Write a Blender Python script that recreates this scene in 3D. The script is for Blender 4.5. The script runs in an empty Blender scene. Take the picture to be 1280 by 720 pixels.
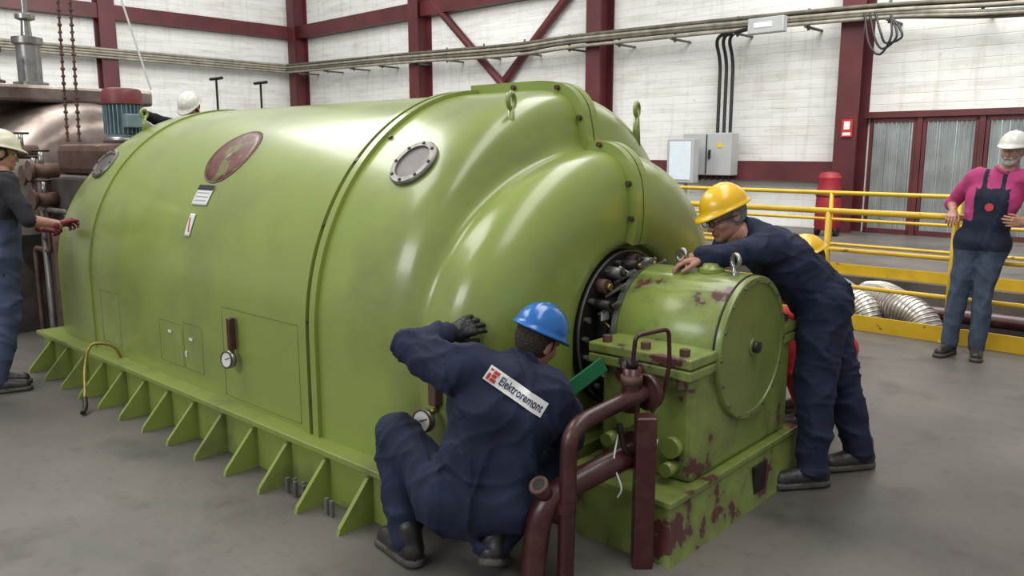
import bpy, bmesh, math, random, numpy as np
from mathutils import Vector, Matrix, noise
from math import sin, cos, pi, radians, sqrt
scene=bpy.context.scene
COL=scene.collection
random.seed(4)
# ---------------------------------------------------------------- materials
def mat(name,col,rough=.5,metal=0,var=.12,scale=6,bump=0,bscale=40,chip=None,chipamt=.0,coat=0,chipscale=4,dirt=None,dirtamt=0,dirtscale=1.2,bdist=.02):
    m=bpy.data.materials.new(name); m.use_nodes=True
    nt=m.node_tree; N=nt.nodes; L=nt.links; b=N['Principled BSDF']
    b.inputs['Roughness'].default_value=rough; b.inputs['Metallic'].default_value=metal
    if coat: b.inputs['Coat Weight'].default_value=coat; b.inputs['Coat Roughness'].default_value=.15
    tc=N.new('ShaderNodeTexCoord')
    nz=N.new('ShaderNodeTexNoise'); nz.inputs['Scale'].default_value=scale; nz.inputs['Detail'].default_value=5
    L.new(tc.outputs['Object'],nz.inputs['Vector'])
    cr=N.new('ShaderNodeValToRGB'); c=Vector(col)
    cr.color_ramp.elements[0].position=.3; cr.color_ramp.elements[1].position=.7
    cr.color_ramp.elements[0].color=(*(c*(1-var)),1); cr.color_ramp.elements[1].color=(*[min(1,x) for x in c*(1+var)],1)
    L.new(nz.outputs['Fac'],cr.inputs['Fac']); out=cr.outputs['Color']
    def over(out,colr,amt,sc,sharp):
        n2=N.new('ShaderNodeTexNoise'); n2.inputs['Scale'].default_value=sc; n2.inputs['Detail'].default_value=7; n2.inputs['Roughness'].default_value=.6
        L.new(tc.outputs['Object'],n2.inputs['Vector'])
        r2=N.new('ShaderNodeValToRGB'); r2.color_ramp.elements[0].position=1-amt-sharp; r2.color_ramp.elements[1].position=1-amt+sharp
        L.new(n2.outputs['Fac'],r2.inputs['Fac'])
        mx=N.new('ShaderNodeMixRGB'); mx.inputs['Color2'].default_value=(*colr,1)
        L.new(out,mx.inputs['Color1']); L.new(r2.outputs['Color'],mx.inputs['Fac']); return mx.outputs['Color']
    if dirt: out=over(out,dirt,dirtamt,dirtscale,.12)
    if chip: out=over(out,chip,chipamt,chipscale,.01)
    L.new(out,b.inputs['Base Color'])
    if bump:
        n3=N.new('ShaderNodeTexNoise'); n3.inputs['Scale'].default_value=bscale; n3.inputs['Detail'].default_value=4
        L.new(tc.outputs['Object'],n3.inputs['Vector'])
        bp=N.new('ShaderNodeBump'); bp.inputs['Strength'].default_value=bump; bp.inputs['Distance'].default_value=bdist
        L.new(n3.outputs['Fac'],bp.inputs['Height']); L.new(bp.outputs['Normal'],b.inputs['Normal'])
    return m
GREEN=mat('green_enamel',(.235,.300,.062),.32,0,.07,1.5,.07,2.2,coat=.45,dirt=(.185,.222,.058),dirtamt=.43,dirtscale=1.6,bdist=.03)
GREEN2=mat('green_base_paint',(.222,.280,.060),.4,0,.12,3,.05,30,dirt=(.11,.12,.055),dirtamt=.42,dirtscale=3)
GREENP=mat('green_chipped_paint',(.212,.270,.062),.32,0,.12,4,.06,20,chip=(.095,.03,.03),chipamt=.405,chipscale=5.0,coat=.2,dirt=(.10,.11,.045),dirtamt=.43,dirtscale=5)
GREENG=mat('green_groove',(.15,.19,.04),.5)
GREENS=mat('green_seam_dark',(.06,.075,.02),.5)
GREEND=mat('green_cap_paint',(.165,.21,.048),.36,0,.15,6,coat=.2)
GREENT=mat('green_board',(.02,.19,.08),.4)
MAROON=mat('maroon_pipe_paint',(.050,.011,.013),.32,0,.2,8,.05,30,dirt=(.09,.045,.035),dirtamt=.38,dirtscale=6)
REDST=mat('red_structural_steel',(.078,.012,.014),.5,0,.3,1.5)
BLACK=mat('black_rubber',(.012,.012,.013),.5,0,.2,20)
DARK=mat('dark_iron',(.035,.03,.027),.45,.6,.3,15)
STEEL=mat('worn_steel',(.32,.31,.29),.3,.85,.2,12)
DULL=mat('dull_grey_metal',(.18,.17,.155),.45,.6,.25,12)
BRASS=mat('brass',(.30,.22,.06),.35,.7,.2,10)
RUST=mat('rusty_iron',(.11,.06,.045),.6,.3,.4,7,.2,30)
BOLT=mat('seam_bolt',(.075,.05,.025),.5,.3,.3,10)
FOUND=mat('dark_foundation',(.06,.045,.04),.7,0,.4,5,.2,30)
TURB=mat('turbine_cladding',(.30,.25,.22),.34,.7,.3,2.5,.1,6,dirt=(.10,.065,.05),dirtamt=.44,dirtscale=2)
YEL=mat('yellow_rail_paint',(.66,.41,.02),.4,0,.12,5,chip=(.2,.12,.04),chipamt=.33,chipscale=9)
GLASS=mat('grey_glass',(.09,.075,.065),.45,.0,.35,14)
WHITE=mat('white_plate',(.66,.66,.64),.4,0,.05,9)
GREYP=mat('grey_cabinet',(.36,.37,.36),.45,0,.06,4)
LGREY=mat('pale_cabinet',(.60,.68,.71),.35,0,.06,4)
TEAL=mat('teal_seal',(.08,.22,.22),.35,.2,.1,6)
MOTBL=mat('motor_bluegrey',(.20,.27,.31),.45,.2,.15,8)
MOTRD=mat('motor_red',(.17,.03,.03),.45,0,.2,8)
REDB=mat('red_fabric',(.28,.012,.025),.6,0,.2,9)
REDL=mat('red_wire',(.45,.02,.02),.4)
DUCT=mat('foil_duct',(.50,.47,.43),.33,.8,.2,9)
CABLE=mat('cable_grey',(.10,.09,.065),.6,0,.4,5)
CABLE2=mat('cable_pale',(.24,.22,.17),.6,0,.3,5)
LOGO=mat('logo_red',(.12,.030,.024),.4,0,.25,12,chip=(.13,.14,.04),chipamt=.45,chipscale=9)
# cloth
NAVY=mat('navy_coverall',(.0058,.011,.036),.85,0,.3,9,.15,60,bdist=.01)
NAVY2=mat('navy_trousers',(.007,.012,.032),.85,0,.3,9,.15,60,bdist=.01)
JEAN=mat('jean_blue',(.035,.052,.085),.85,0,.25,14,.2,60,bdist=.01)
OVER=mat('overall_blue',(.04,.055,.105),.85,0,.2,10,.2,60,bdist=.01)
DSH=mat('dark_shirt',(.012,.012,.018),.85,0,.2,10,.2,50,bdist=.01)
PINK=mat('pink_shirt',(.42,.04,.16),.8,0,.12,10,.2,50,bdist=.01)
REDJ=mat('red_jacket',(.50,.012,.018),.7,0,.15,10,.2,50,bdist=.01)
SKIN=mat('skin',(.40,.20,.14),.5,0,.08,25,.05,120)
LIP=mat('lip',(.28,.10,.08),.5)
HGREY=mat('hair_grey',(.24,.235,.23),.8,0,.4,70,.8,120)
HDARK=mat('hair_dark',(.035,.025,.018),.8,0,.4,70,.8,120)
BEARD=mat('beard_white',(.48,.46,.43),.85,0,.25,70,.8,120)
EYEW=mat('eye_white',(.6,.58,.55),.2); EYEI=mat('iris',(.03,.025,.02),.2)
HBLUE=mat('helmet_blue',(.010,.12,.40),.25,0,.05,5,coat=.3)
HYEL=mat('helmet_yellow',(.80,.47,.01),.28,0,.05,5,coat=.3)
HWHT=mat('helmet_white',(.72,.70,.63),.3,0,.05,5,coat=.3)
HCRM=mat('helmet_cream',(.68,.66,.50),.3,0,.05,5,coat=.3)
GLOVE=mat('black_glove',(.012,.011,.012),.42,0,.3,30,.3,80)
GLRED=mat('red_glove',(.16,.025,.028),.7,0,.2,30)
SHOE=mat('shoe_leather',(.02,.018,.017),.42,0,.3,20,.15,60)
SOLE=mat('shoe_sole',(.07,.062,.052),.7,0,.3,30)
# ---------------------------------------------------------------- helpers
def empty(name,M=None):
    o=bpy.data.objects.new(name,None); o.empty_display_size=.2; COL.objects.link(o)
    if M is not None: o.matrix_world=M
    return o
def mesh(name,V,F,m,parent=None,smooth=False,angle=None):
    me=bpy.data.meshes.new(name); me.from_pydata([tuple(v) for v in V],[],[tuple(f) for f in F]); me.update()
    bm=bmesh.new(); bm.from_mesh(me); bmesh.ops.recalc_face_normals(bm,faces=bm.faces); bm.to_mesh(me); bm.free()
    return finish(name,me,m,parent,smooth)
def finish(name,me,m,parent,smooth=False):
    o=bpy.data.objects.new(name,me); COL.objects.link(o)
    if m: 
        for mm in (m if isinstance(m,(list,tuple)) else [m]): me.materials.append(mm)
    if smooth: me.polygons.foreach_set('use_smooth',[True]*len(me.polygons))
    if parent: o.parent=parent
    return o
def box(name,lo,hi,m,parent=None,bev=0,M=None):
    lo=Vector(lo);hi=Vector(hi)
    bm=bmesh.new(); bmesh.ops.create_cube(bm,size=1)
    c=(lo+hi)/2;d=hi-lo
    for v in bm.verts: v.co=Vector((c.x+v.co.x*d.x,c.y+v.co.y*d.y,c.z+v.co.z*d.z))
    if bev: bmesh.ops.bevel(bm,geom=bm.edges[:],offset=bev,segments=2,profile=.5,affect='EDGES')
    if M is not None: bm.transform(M)
    me=bpy.data.meshes.new(name); bm.to_mesh(me); bm.free()
    return finish(name,me,m,parent)
def frame_to(p0,p1):
    z=(Vector(p1)-Vector(p0)).normalized(); a=Vector((0,0,1)) if abs(z.z)<.95 else Vector((1,0,0))
    x=a.cross(z).normalized(); y=z.cross(x); return x,y,z
def cyldata(p0,p1,r0,r1,n,V,F,cap=True):
    x,y,z=frame_to(p0,p1); b=len(V); p0=Vector(p0);p1=Vector(p1)
    for p,r in((p0,r0),(p1,r1)):
        for i in range(n):
            a=2*pi*i/n; V.append(p+x*(r*cos(a))+y*(r*sin(a)))
    for i in range(n):
        j=(i+1)%n; F.append((b+i,b+j,b+n+j,b+n+i))
    if cap: F.append(tuple(b+i for i in range(n))[::-1]); F.append(tuple(b+n+i for i in range(n)))
def cyl(name,p0,p1,r0,m,parent=None,r1=None,n=32,bev=0):
    V=[];F=[]; cyldata(p0,p1,r0,r0 if r1 is None else r1,n,V,F)
    o=mesh(name,V,F,m,parent)
    me=o.data
    for p in me.polygons: p.use_smooth=len(p.vertices)==4
    if bev:
        md=o.modifiers.new('b','BEVEL'); md.width=bev; md.segments=2; md.limit_method='ANGLE'
    return o
def cyls(name,L,m,parent=None,n=6):
    V=[];F=[]
    for p0,p1,r in L: cyldata(p0,p1,r,r,n,V,F)
    o=mesh(name,V,F,m,parent)
    if n>8:
        for p in o.data.polygons: p.use_smooth=len(p.vertices)==4
    return o
def lathe(name,prof,p0,axis,m,parent=None,n=48):
    p0=Vector(p0);x,y,z=frame_to((0,0,0),axis); V=[];F=[]
    for (h,r) in prof:
        for i in range(n):
            a=2*pi*i/n; V.append(p0+z*h+x*(r*cos(a))+y*(r*sin(a)))
    for k in range(len(prof)-1):
        for i in range(n):
            j=(i+1)%n; F.append((k*n+i,k*n+j,(k+1)*n+j,(k+1)*n+i))
    F.append(tuple(range(n))); F.append(tuple((len(prof)-1)*n+i for i in range(n)))
    o=mesh(name,V,F,m,parent,True)
    md=o.modifiers.new('e','EDGE_SPLIT'); md.split_angle=radians(40)
    return o
def catmull(P,k=6):
    P=[Vector(p) for p in P]; out=[]
    Q=[P[0]*2-P[1]]+P+[P[-1]*2-P[-2]]
    for i in range(1,len(Q)-2):
        for j in range(k):
            t=j/k; a,b,c,d=Q[i-1],Q[i],Q[i+1],Q[i+2]
            out.append(.5*((2*b)+(c-a)*t+(2*a-5*b+4*c-d)*t*t+(3*b-a-3*c+d)*t**3))
    out.append(P[-1]); return out
def fillet(P,r,k=6):
    P=[Vector(p) for p in P]; out=[P[0]]
    for i in range(1,len(P)-1):
        a=(P[i-1]-P[i]);b=(P[i+1]-P[i]); rr=min(r,a.length*.48,b.length*.48)
        s=P[i]+a.normalized()*rr;e=P[i]+b.normalized()*rr
        for j in range(k+1):
            t=j/k; out.append(s*(1-t)**2+P[i]*2*t*(1-t)+e*t*t)
    out.append(P[-1]); return out
def tube(name,P,r,m,parent=None,res=6,cyclic=False):
    cu=bpy.data.curves.new(name,'CURVE'); cu.dimensions='3D'; cu.bevel_depth=r; cu.bevel_resolution=res; cu.use_fill_caps=True
    sp=cu.splines.new('POLY'); sp.points.add(len(P)-1); sp.use_cyclic_u=cyclic
    for q,p in zip(sp.points,P): q.co=(*p,1)
    sp.use_smooth=True
    cu.materials.append(m)
    o=bpy.data.objects.new(name,cu); COL.objects.link(o)
    if parent: o.parent=parent
    return o
def torus(name,c,axis,R,r,m,parent=None,n=28):
    x,y,z=frame_to((0,0,0),axis); c=Vector(c)
    return tube(name,[c+x*(R*cos(2*pi*i/n))+y*(R*sin(2*pi*i/n)) for i in range(n)],r,m,parent,4,True)
def basis(x,y,z,o):
    M=Matrix.Identity(4)
    for i,v in enumerate((x,y,z,o)):
        for j in range(3): M[j][i]=v[j]
    return M
def F_(deg):
    a=radians(deg-180); return basis((cos(a),sin(a),0),(-sin(a),cos(a),0),(0,0,1),(1.02,3.515,0))
G=F_(138); H=F_(136)
# ---------------------------------------------------------------- room shell
FLOOR=mat('concrete_floor',(.092,.083,.073),.48,0,.22,1.1,.06,25,dirt=(.155,.140,.122),dirtamt=.48,dirtscale=.6,chip=None)
V=[];F=[]
def slab(a,b,c,d,z0,z1):
    k=len(V)
    for z in(z0,z1):
        for p in((a,c),(b,c),(b,d),(a,d)): V.append((p[0],p[1],z))
    for f in((3,2,1,0),(4,5,6,7),(0,1,5,4),(1,2,6,5),(2,3,7,6),(3,0,4,7)): F.append(tuple(k+i for i in f))
slab(-26.5,12,-14,4.45,-.3,0); slab(-26.5,12,7.6,14,-.3,0); slab(-26.5,-8,4.45,7.6,-.3,0); slab(8,12,4.45,7.6,-.3,0)
floor=mesh('floor',V,F,FLOOR); floor.matrix_world=H
nt=FLOOR.node_tree; N=nt.nodes; L=nt.links; b=N['Principled BSDF']; src=b.inputs['Base Color'].links[0].from_socket
tc=N.new('ShaderNodeTexCoord')
for sc,p0,p1,cc,dt in((2.2,.30,.44,(.62,.60,.58),8),(14,.30,.42,(.80,.78,.76),6),(.35,.38,.5,(.80,.78,.77),3)):
    n2=N.new('ShaderNodeTexNoise'); n2.inputs['Scale'].default_value=sc; n2.inputs['Detail'].default_value=dt; L.new(tc.outputs['Object'],n2.inputs['Vector'])
    r=N.new('ShaderNodeValToRGB'); r.color_ramp.elements[0].position=p0; r.color_ramp.elements[1].position=p1; r.color_ramp.elements[0].color=(*cc,1); L.new(n2.outputs['Fac'],r.inputs[0])
    mx=N.new('ShaderNodeMixRGB'); mx.blend_type='MULTIPLY'; mx.inputs[0].default_value=1; L.new(src,mx.inputs[1]); L.new(r.outputs[0],mx.inputs[2]); src=mx.outputs[0]
L.new(src,b.inputs['Base Color'])
pit=empty('pit_shaft',H)
PITM=mat('pit_concrete',(.05,.045,.04),.8,0,.2,2)
box('pit_bottom',(-8,4.45,-3.1),(8,7.6,-3),PITM,pit)
box('pit_side_near',(-8,4.3,-3),(8,4.45,-.3),PITM,pit); box('pit_side_far',(-8,7.6,-3),(8,7.75,-.3),PITM,pit)
box('pit_side_l',(-8.1,4.45,-3),(-8,7.6,-.3),PITM,pit); box('pit_side_r',(8,4.45,-3),(8.1,7.6,-.3),PITM,pit)
def wall_mat(name,axis):
    m=bpy.data.materials.new(name); m.use_nodes=True; nt=m.node_tree;N=nt.nodes;L=nt.links;b=N['Principled BSDF']; b.inputs['Roughness'].default_value=.85
    tc=N.new('ShaderNodeTexCoord'); sp=N.new('ShaderNodeSeparateXYZ'); L.new(tc.outputs['Object'],sp.inputs[0])
    cb=N.new('ShaderNodeCombineXYZ'); L.new(sp.outputs[axis],cb.inputs[0]); L.new(sp.outputs[2],cb.inputs[1])
    br=N.new('ShaderNodeTexBrick'); br.inputs['Scale'].default_value=1; br.inputs['Brick Width'].default_value=6; br.inputs['Row Height'].default_value=.2; br.offset=0
    br.inputs['Mortar Size'].default_value=.01; br.inputs['Mortar Smooth'].default_value=.8
    br.inputs['Color1'].default_value=(.71,.71,.685,1); br.inputs['Color2'].default_value=(.68,.68,.655,1); br.inputs['Mortar'].default_value=(.62,.61,.585,1)
    L.new(cb.outputs[0],br.inputs['Vector'])
    def nz(sc,mapsc,p0,p1,c0):
        n=N.new('ShaderNodeTexNoise'); n.inputs['Scale'].default_value=sc; n.inputs['Detail'].default_value=9; n.inputs['Roughness'].default_value=.68
        mp=N.new('ShaderNodeMapping'); mp.inputs['Scale'].default_value=mapsc; L.new(cb.outputs[0],mp.inputs[0]); L.new(mp.outputs[0],n.inputs['Vector'])
        cr=N.new('ShaderNodeValToRGB'); cr.color_ramp.elements[0].position=p0; cr.color_ramp.elements[1].position=p1
        cr.color_ramp.elements[0].color=(*c0,1); cr.color_ramp.elements[1].color=(1,1,1,1); L.new(n.outputs['Fac'],cr.inputs[0]); return cr.outputs[0]
    out=br.outputs['Color']
    for a in(nz(1.0,(.7,5,1),.34,.52,(.83,.81,.76)),nz(1.2,(4,.35,1),.33,.48,(.87,.85,.81)),nz(.35,(1,1,1),.35,.6,(.90,.89,.87)),nz(5,(1,1,1),.3,.42,(.82,.79,.75))):
        mx=N.new('ShaderNodeMixRGB'); mx.blend_type='MULTIPLY'; mx.inputs[0].default_value=1; L.new(out,mx.inputs[1]); L.new(a,mx.inputs[2]); out=mx.outputs[0]
    L.new(out,b.inputs['Base Color'])
    bp=N.new('ShaderNodeBump'); bp.inputs['Strength'].default_value=.4; bp.inputs['Distance'].default_value=.015; bp.invert=True; L.new(br.outputs['Fac'],bp.inputs['Height']); L.new(bp.outputs['Normal'],b.inputs['Normal'])
    return m
wb=box('wall_back',(-26.7,14,-.3),(12,14.3,10),wall_mat('white_wall_back',0)); wb.matrix_world=H
wl=box('wall_left',(-26.8,-14,-.3),(-26.5,14,10),wall_mat('white_wall_left',1)); wl.matrix_world=H
def ibeam_col(name,s,l,h,w,d,along='s'):
    e=empty(name,H@Matrix.Translation((s,l,0)))
    if along=='s':
        box('flange_front',(-w/2,-d,0),(w/2,-d+.04,h),REDST,e); box('flange_rear',(-w/2,-.04,0),(w/2,-.002,h),REDST,e); box('web',(-.02,-d+.04,0),(.02,-.04,h),REDST,e)
        box('stiffener',(-w/2+.02,-d+.06,0),(-w/2+.05,-.06,h),REDST,e)
    else:
        box('flange_front',(d-.04,-w/2,0),(d,w/2,h),REDST,e); box('flange_rear',(.002,-w/2,0),(.04,w/2,h),REDST,e); box('web',(.04,-.02,0),(d-.04,.02,h),REDST,e)
    return e
for i,s in enumerate((-25.9,-18.7,-11.5,-4.93,2.0)): ibeam_col('steel_column',s,14,9.9,.45,.6)
for l in(6.9,-1): ibeam_col('steel_column',-26.5,l,9.9,.5,.5,'l')
t=empty('trim_1',H); box('wall_rail_lower',(-26.4,13.72,1.02),(-5.2,13.99,1.45),REDST,t)
t=empty('trim_2',H); box('wall_beam_upper',(-26.4,13.6,5.85),(12,13.99,6.3),REDST,t)
t=empty('trim_3',H); box('wall_beam_side',(-26.48,-14,5.85),(-26.1,13.6,6.3),REDST,t); 
t=empty('cross_brace',H)
tube('brace_a',[(-18.5,13.7,6.6),(-11.7,13.7,.7)],.12,REDST,t,2); tube('brace_b',[(-18.5,13.82,.7),(-11.7,13.82,6.6)],.12,REDST,t,2)
# cable tray
t=empty('cable_tray',H)
for k in range(8):
    o=(k//2)*.085; j=(k%2)*.08
    P=[(-26.0,13.25-j,4.60+o),(-19,13.25-j,4.44+o),(-14.2,13.25-j,4.30+o),(-11.5,13.25-j,4.32+o),(-4.9,13.25-j,4.2+o),(-1.9,13.2-j,4.0+o),(3,13.1-j,3.85+o)]
    P=[Vector(p)+Vector((0,0,noise.noise(Vector((q*.9,k*3,0)))*.06)) for q,p in enumerate(P)]
    tube('cable',catmull(P,8),.040,(CABLE,CABLE2,CABLE,CABLE)[(k*5)%4],t,2)
    tube('cable_side',[(-26.0+j,13.2,4.6+o),(-26.0+j,-4,4.66+o)],.040,(CABLE,CABLE2)[k%2],t,2)
cyls('hangers',[((s,13.32,4.02+.017*(-s)),(s,13.32,4.45+.017*(-s)),.03) for s in [-25+1.6*i for i in range(17)]],CABLE,t,6)
cyls('brackets',[((s,13.15,4.08+.017*(-s)),(s,13.99,4.08+.017*(-s)),.03) for s in [-25+1.6*i for i in range(17)]],CABLE,t,6)
t=empty('junction_box',H); box('case',(-6.95,12.9,4.10),(-6.15,13.1,4.42),GREYP,t,.02); box('label',(-6.8,12.89,4.22),(-6.4,12.902,4.32),WHITE,t)
t=empty('drop_cable',H)
for k in range(3): tube('strand',fillet([(-7.0,13.1,4.25),(-7.95+k*.16,13.3,4.2),(-7.95+k*.16,13.6,3.7),(-7.95+k*.16,13.6,2.0)],.35),.04,BLACK,t,3)
t=empty('hanging_cable_loop',H)
for k in range(3): tube('strand',catmull([(-4.6+.1*k,13.1,4.3),(-4.45+.1*k,13.05,3.7+.1*k),(-4.25+.05*k,13.1,3.5+.1*k),(-4.05+.1*k,13.05,3.8),(-4.1,13.1,4.2)],8),.022,BLACK,t,3)
# cabinets
t=empty('control_cabinet',H)
box('case',(-8.7,13.35,1.12),(-7.45,13.7,2.08),GREYP,t,.02); box('door_gap',(-8.08,13.33,1.15),(-8.06,13.36,2.05),DARK,t); box('handle',(-8.0,13.3,1.5),(-7.96,13.36,1.7),BLACK,t)
cyls('glands',[((-8.6+i*.15,13.5,1.0),(-8.6+i*.15,13.5,1.14),.03) for i in range(8)],DARK,t,8)
box('warning_tag',(-7.8,13.34,1.75),(-7.68,13.352,1.85),YEL,t)
t=empty('control_cabinet',H)
box('case',(-8.75,12.75,.95),(-8.05,13.0,1.95),GREYP,t,.02); box('panel',(-8.68,12.735,1.02),(-8.12,12.76,1.88),LGREY,t,.01); box('stand',(-8.5,12.8,0),(-8.3,12.95,.96),GREYP,t)
# doors
RIB=mat('ribbed_metal_sheet',(.46,.49,.485),.28,.75,.18,2)
for i,(a,b) in enumerate(((-4.62,-3.72),(-3.6,-2.62),(-2.5,-1.5),(-1.4,-.4))):
    t=empty('door_%d'%(i+1),H)
    box('stile_l',(a,13.86,0),(a+.06,13.98,2.3),REDST,t); box('stile_r',(b-.06,13.86,0),(b,13.98,2.3),REDST,t)
    box('rail_t',(a,13.86,2.24),(b,13.98,2.32),REDST,t); box('rail_b',(a,13.86,0),(b,13.98,.10),REDST,t)
    V=[];F=[];n=int((b-a-.1)/.0125)
    for k in range(n+1):
        x=a+.05+(b-a-.1)*k/n; y=13.91-.022*(1+cos(2*pi*(x-a)/.085)); V+=[(x,y,.1),(x,y,2.25)]
        if k: F.append((2*k-2,2*k,2*k+1,2*k-1))
    mesh('sheet',V,F,RIB,t)
t=empty('trim_4',H); box('door_lintel',(-4.7,13.8,2.33),(3,13.99,2.45),REDST,t); 
for x in(-3.71,-2.61,-1.49): box('mullion',(x,13.84,0),(x+.10,13.97,2.33),REDST,t)
t=empty('fire_sign',H); box('plate',(-5.0,13.36,1.95),(-4.78,13.385,2.3),REDL,t); box('pictogram',(-4.95,13.352,2.1),(-4.83,13.362,2.26),WHITE,t); box('caption',(-4.97,13.352,1.98),(-4.81,13.362,2.04),WHITE,t)
t=empty('fire_extinguisher',H@Matrix.Translation((-4.85,12.6,0)))
lathe('cover',[(0.12,.2),(.2,.25),(.6,.24),(.9,.23),(1.05,.2),(1.15,.22),(1.24,.17),(1.27,.02)],(0,0,0),(0,0,1),REDB,t,24)
cyls('wheels',[((-.22,0,.1),(-.16,0,.1),.1),((.16,0,.1),(.22,0,.1),.1)],BLACK,t,20); tube('strap',[(.24*cos(a*.4),.24*sin(a*.4),.80) for a in range(16)],.015,BLACK,t,2,True)
# railings
def railing(l,s0,s1,sp,off,kick=True,h=1.1):
    e=empty('guard_railing',H)
    for z in(h,.74,.40): tube('rail',[(s0,l,z),(s1,l,z)],.028 if z==h else .021,YEL,e,4)
    k=s0+off; L=[]
    while k<s1: L.append(((k,l,0),(k,l,h),.028)); k+=sp
    cyls('posts',L,YEL,e,16)
    if kick: box('kick_plate',(s0,l-.01,.0),(s1,l+.01,.14),YEL,e)
    cyls('feet',[((a[0],a[1],0),(a[0],a[1],.015),.06) for a,b,c in L],YEL,e,16)
    return e
railing(4.32,-8.0,6.5,1.1,7.69-1.1*6)
railing(7.75,-8.0,8,1.6,.4)
# ducts in pit
for k,(s,l) in enumerate(((-1.30,4.98),(-.73,4.86))):
    e=empty('air_duct',H)
    P=catmull([(s-.9,l+1.3,.02),(s-.55,l+.7,.12),(s-.22,l+.2,.13),(s+.05,l+.05,.02),(s+.16,l,-.35),(s+.18,l,-1.2),(s+.18,l,-2.9)],10)
    tube('sleeve',P,.16,DUCT,e,6)
    for q in range(0,len(P)-1):
        if q>45: break
        d=P[q+1]-P[q]; torus('rib',P[q],d,.161,.007,DUCT,e,20)
for z,l in((-.5,6.9),(-.8,7.2),(-.3,7.3)): tube('pipe',[(-7.9,l,z),(7.9,l,z)],.09,RUST if z==-.5 else MAROON,pit,4)
for s in(-2,0,2,4): box('girder',(s,4.45,-.75),(s+.15,7.6,-.55),REDST,pit)
# ---------------------------------------------------------------- generator
gen=empty('turbo_generator',G)
L0,Z0=.05,.77; ZB=.26
ST=[(-5.24,-5.24,.001,.001),(-5.24,-5.24,.35,.35),(-5.24,-5.24,.85,.6),(-5.22,-5.22,1.04,.86),(-5.14,-5.16,1.12,1.01),(-5.0,-5.03,1.155,1.11),(-4.78,-4.78,1.17,1.185),(-4.4,-4.4,1.17,1.2),(-3.4,-3.4,1.17,1.2),(-2.4,-2.4,1.17,1.2),(-1.68,-1.68,1.17,1.2),
(-1.32,-1.42,1.17,1.2),(-1.12,-1.25,1.165,1.195),(-1.01,-1.17,1.155,1.165),(-.945,-1.10,1.135,1.10),(-.915,-1.04,1.105,1.0),(-.90,-1.005,1.085,.925),(-.875,-.98,1.075,.893),(-.82,-.93,1.078,.89),(-.73,-.82,1.07,.875),(-.655,-.72,1.0,.82),(-.612,-.65,.9,.73),(-.60,-.62,.76,.61),(-.605,-.615,.56,.50),(-.63,-.63,.45,.43),(-.68,-.68,.42,.41),(-.69,-.69,.001,.001)]
def interp(ST,k=4):
    A=np.array(ST); out=[]
    for i in range(len(A)-1):
        p0=A[max(i-1,0)];p1=A[i];p2=A[i+1];p3=A[min(i+2,len(A)-1)]
        l1=np.linalg.norm(p2-p1); la=np.linalg.norm(p1-p0)+1e-9; lb=np.linalg.norm(p3-p2)+1e-9
        m1=(p2-p0)/(la+l1)*l1; m2=(p3-p1)/(lb+l1)*l1
        for j in range(k):
            t=j/k; out.append((2*t**3-3*t*t+1)*p1+(t**3-2*t*t+t)*m1+(-2*t**3+3*t*t)*p2+(t**3-t*t)*m2)
    out.append(A[-1]); return out
SI=interp(ST)
def ab(s):
    A=np.array(SI); m=(A[:,1]>-5.2)&(A[:,1]<-.66)&(A[:,2]>.5)
    B=A[m]; B=B[np.argsort(B[:,1])]; return float(np.interp(s,B[:,1],B[:,2])),float(np.interp(s,B[:,1],B[:,3]))
def section(st,ss,a,b,off=0,nphi=72,nsk=6):
    out=[]
    for i in range(nsk): out.append((ss,L0-a-off,ZB+(Z0-ZB)*i/nsk))
    for i in range(nphi+1):
        p=pi*i/nphi; w=max(0,sin(p))**1.3; out.append((ss+(st-ss)*w,L0-(a+off)*cos(p),Z0+(b+off)*sin(p)))
    for i in range(nsk): out.append((ss,L0+a+off,Z0-(Z0-ZB)*(i+1)/nsk))
    return out
V=[];F=[]
for r in SI: V+=section(*r)
n=len(section(*SI[0]))
for k in range(len(SI)-1):
    for i in range(n-1): F.append((k*n+i,(k+1)*n+i,(k+1)*n+i+1,k*n+i+1))
mesh('casing',V,F,GREEN,gen,True)
def ring(name,s,w,h,m):
    V=[];F=[]; S=[section(s-w/2,s-w/2,1.17,1.2,-.01),section(s-w/2,s-w/2,1.17,1.2,h),section(s+w/2,s+w/2,1.17,1.2,h),section(s+w/2,s+w/2,1.17,1.2,-.01)]
    for q in S: V+=q
    for k in range(3):
        for i in range(n-1): F.append((k*n+i,(k+1)*n+i,(k+1)*n+i+1,k*n+i+1))
    o=mesh(name,V,F,m,gen,True); o.modifiers.new('e','EDGE_SPLIT').split_angle=radians(40)
ring('seam_flange_a',-1.715,.035,.022,GREEN); ring('seam_flange_b',-1.645,.045,.022,GREEN); ring('seam_gap',-1.683,.03,.004,GREENS)
ring('seam_flange_far',-4.40,.03,.012,GREEN)
def onsurf(s,z=None,phi=None,off=0):
    a,b=ab(s)
    if phi is None:
        if z<=Z0: return Vector((s,L0-a-off,z)),Vector((0,-1,0))
        phi=math.asin(min(1,(z-Z0)/b))
    if phi<0: return Vector((s,L0-a-off,Z0+phi*b)),Vector((0,-1,0))
    nn=Vector((0,-cos(phi)/a,sin(phi)/b)).normalized()
    return Vector((s,L0-a*cos(phi),Z0+b*sin(phi)))+nn*off,nn
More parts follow.
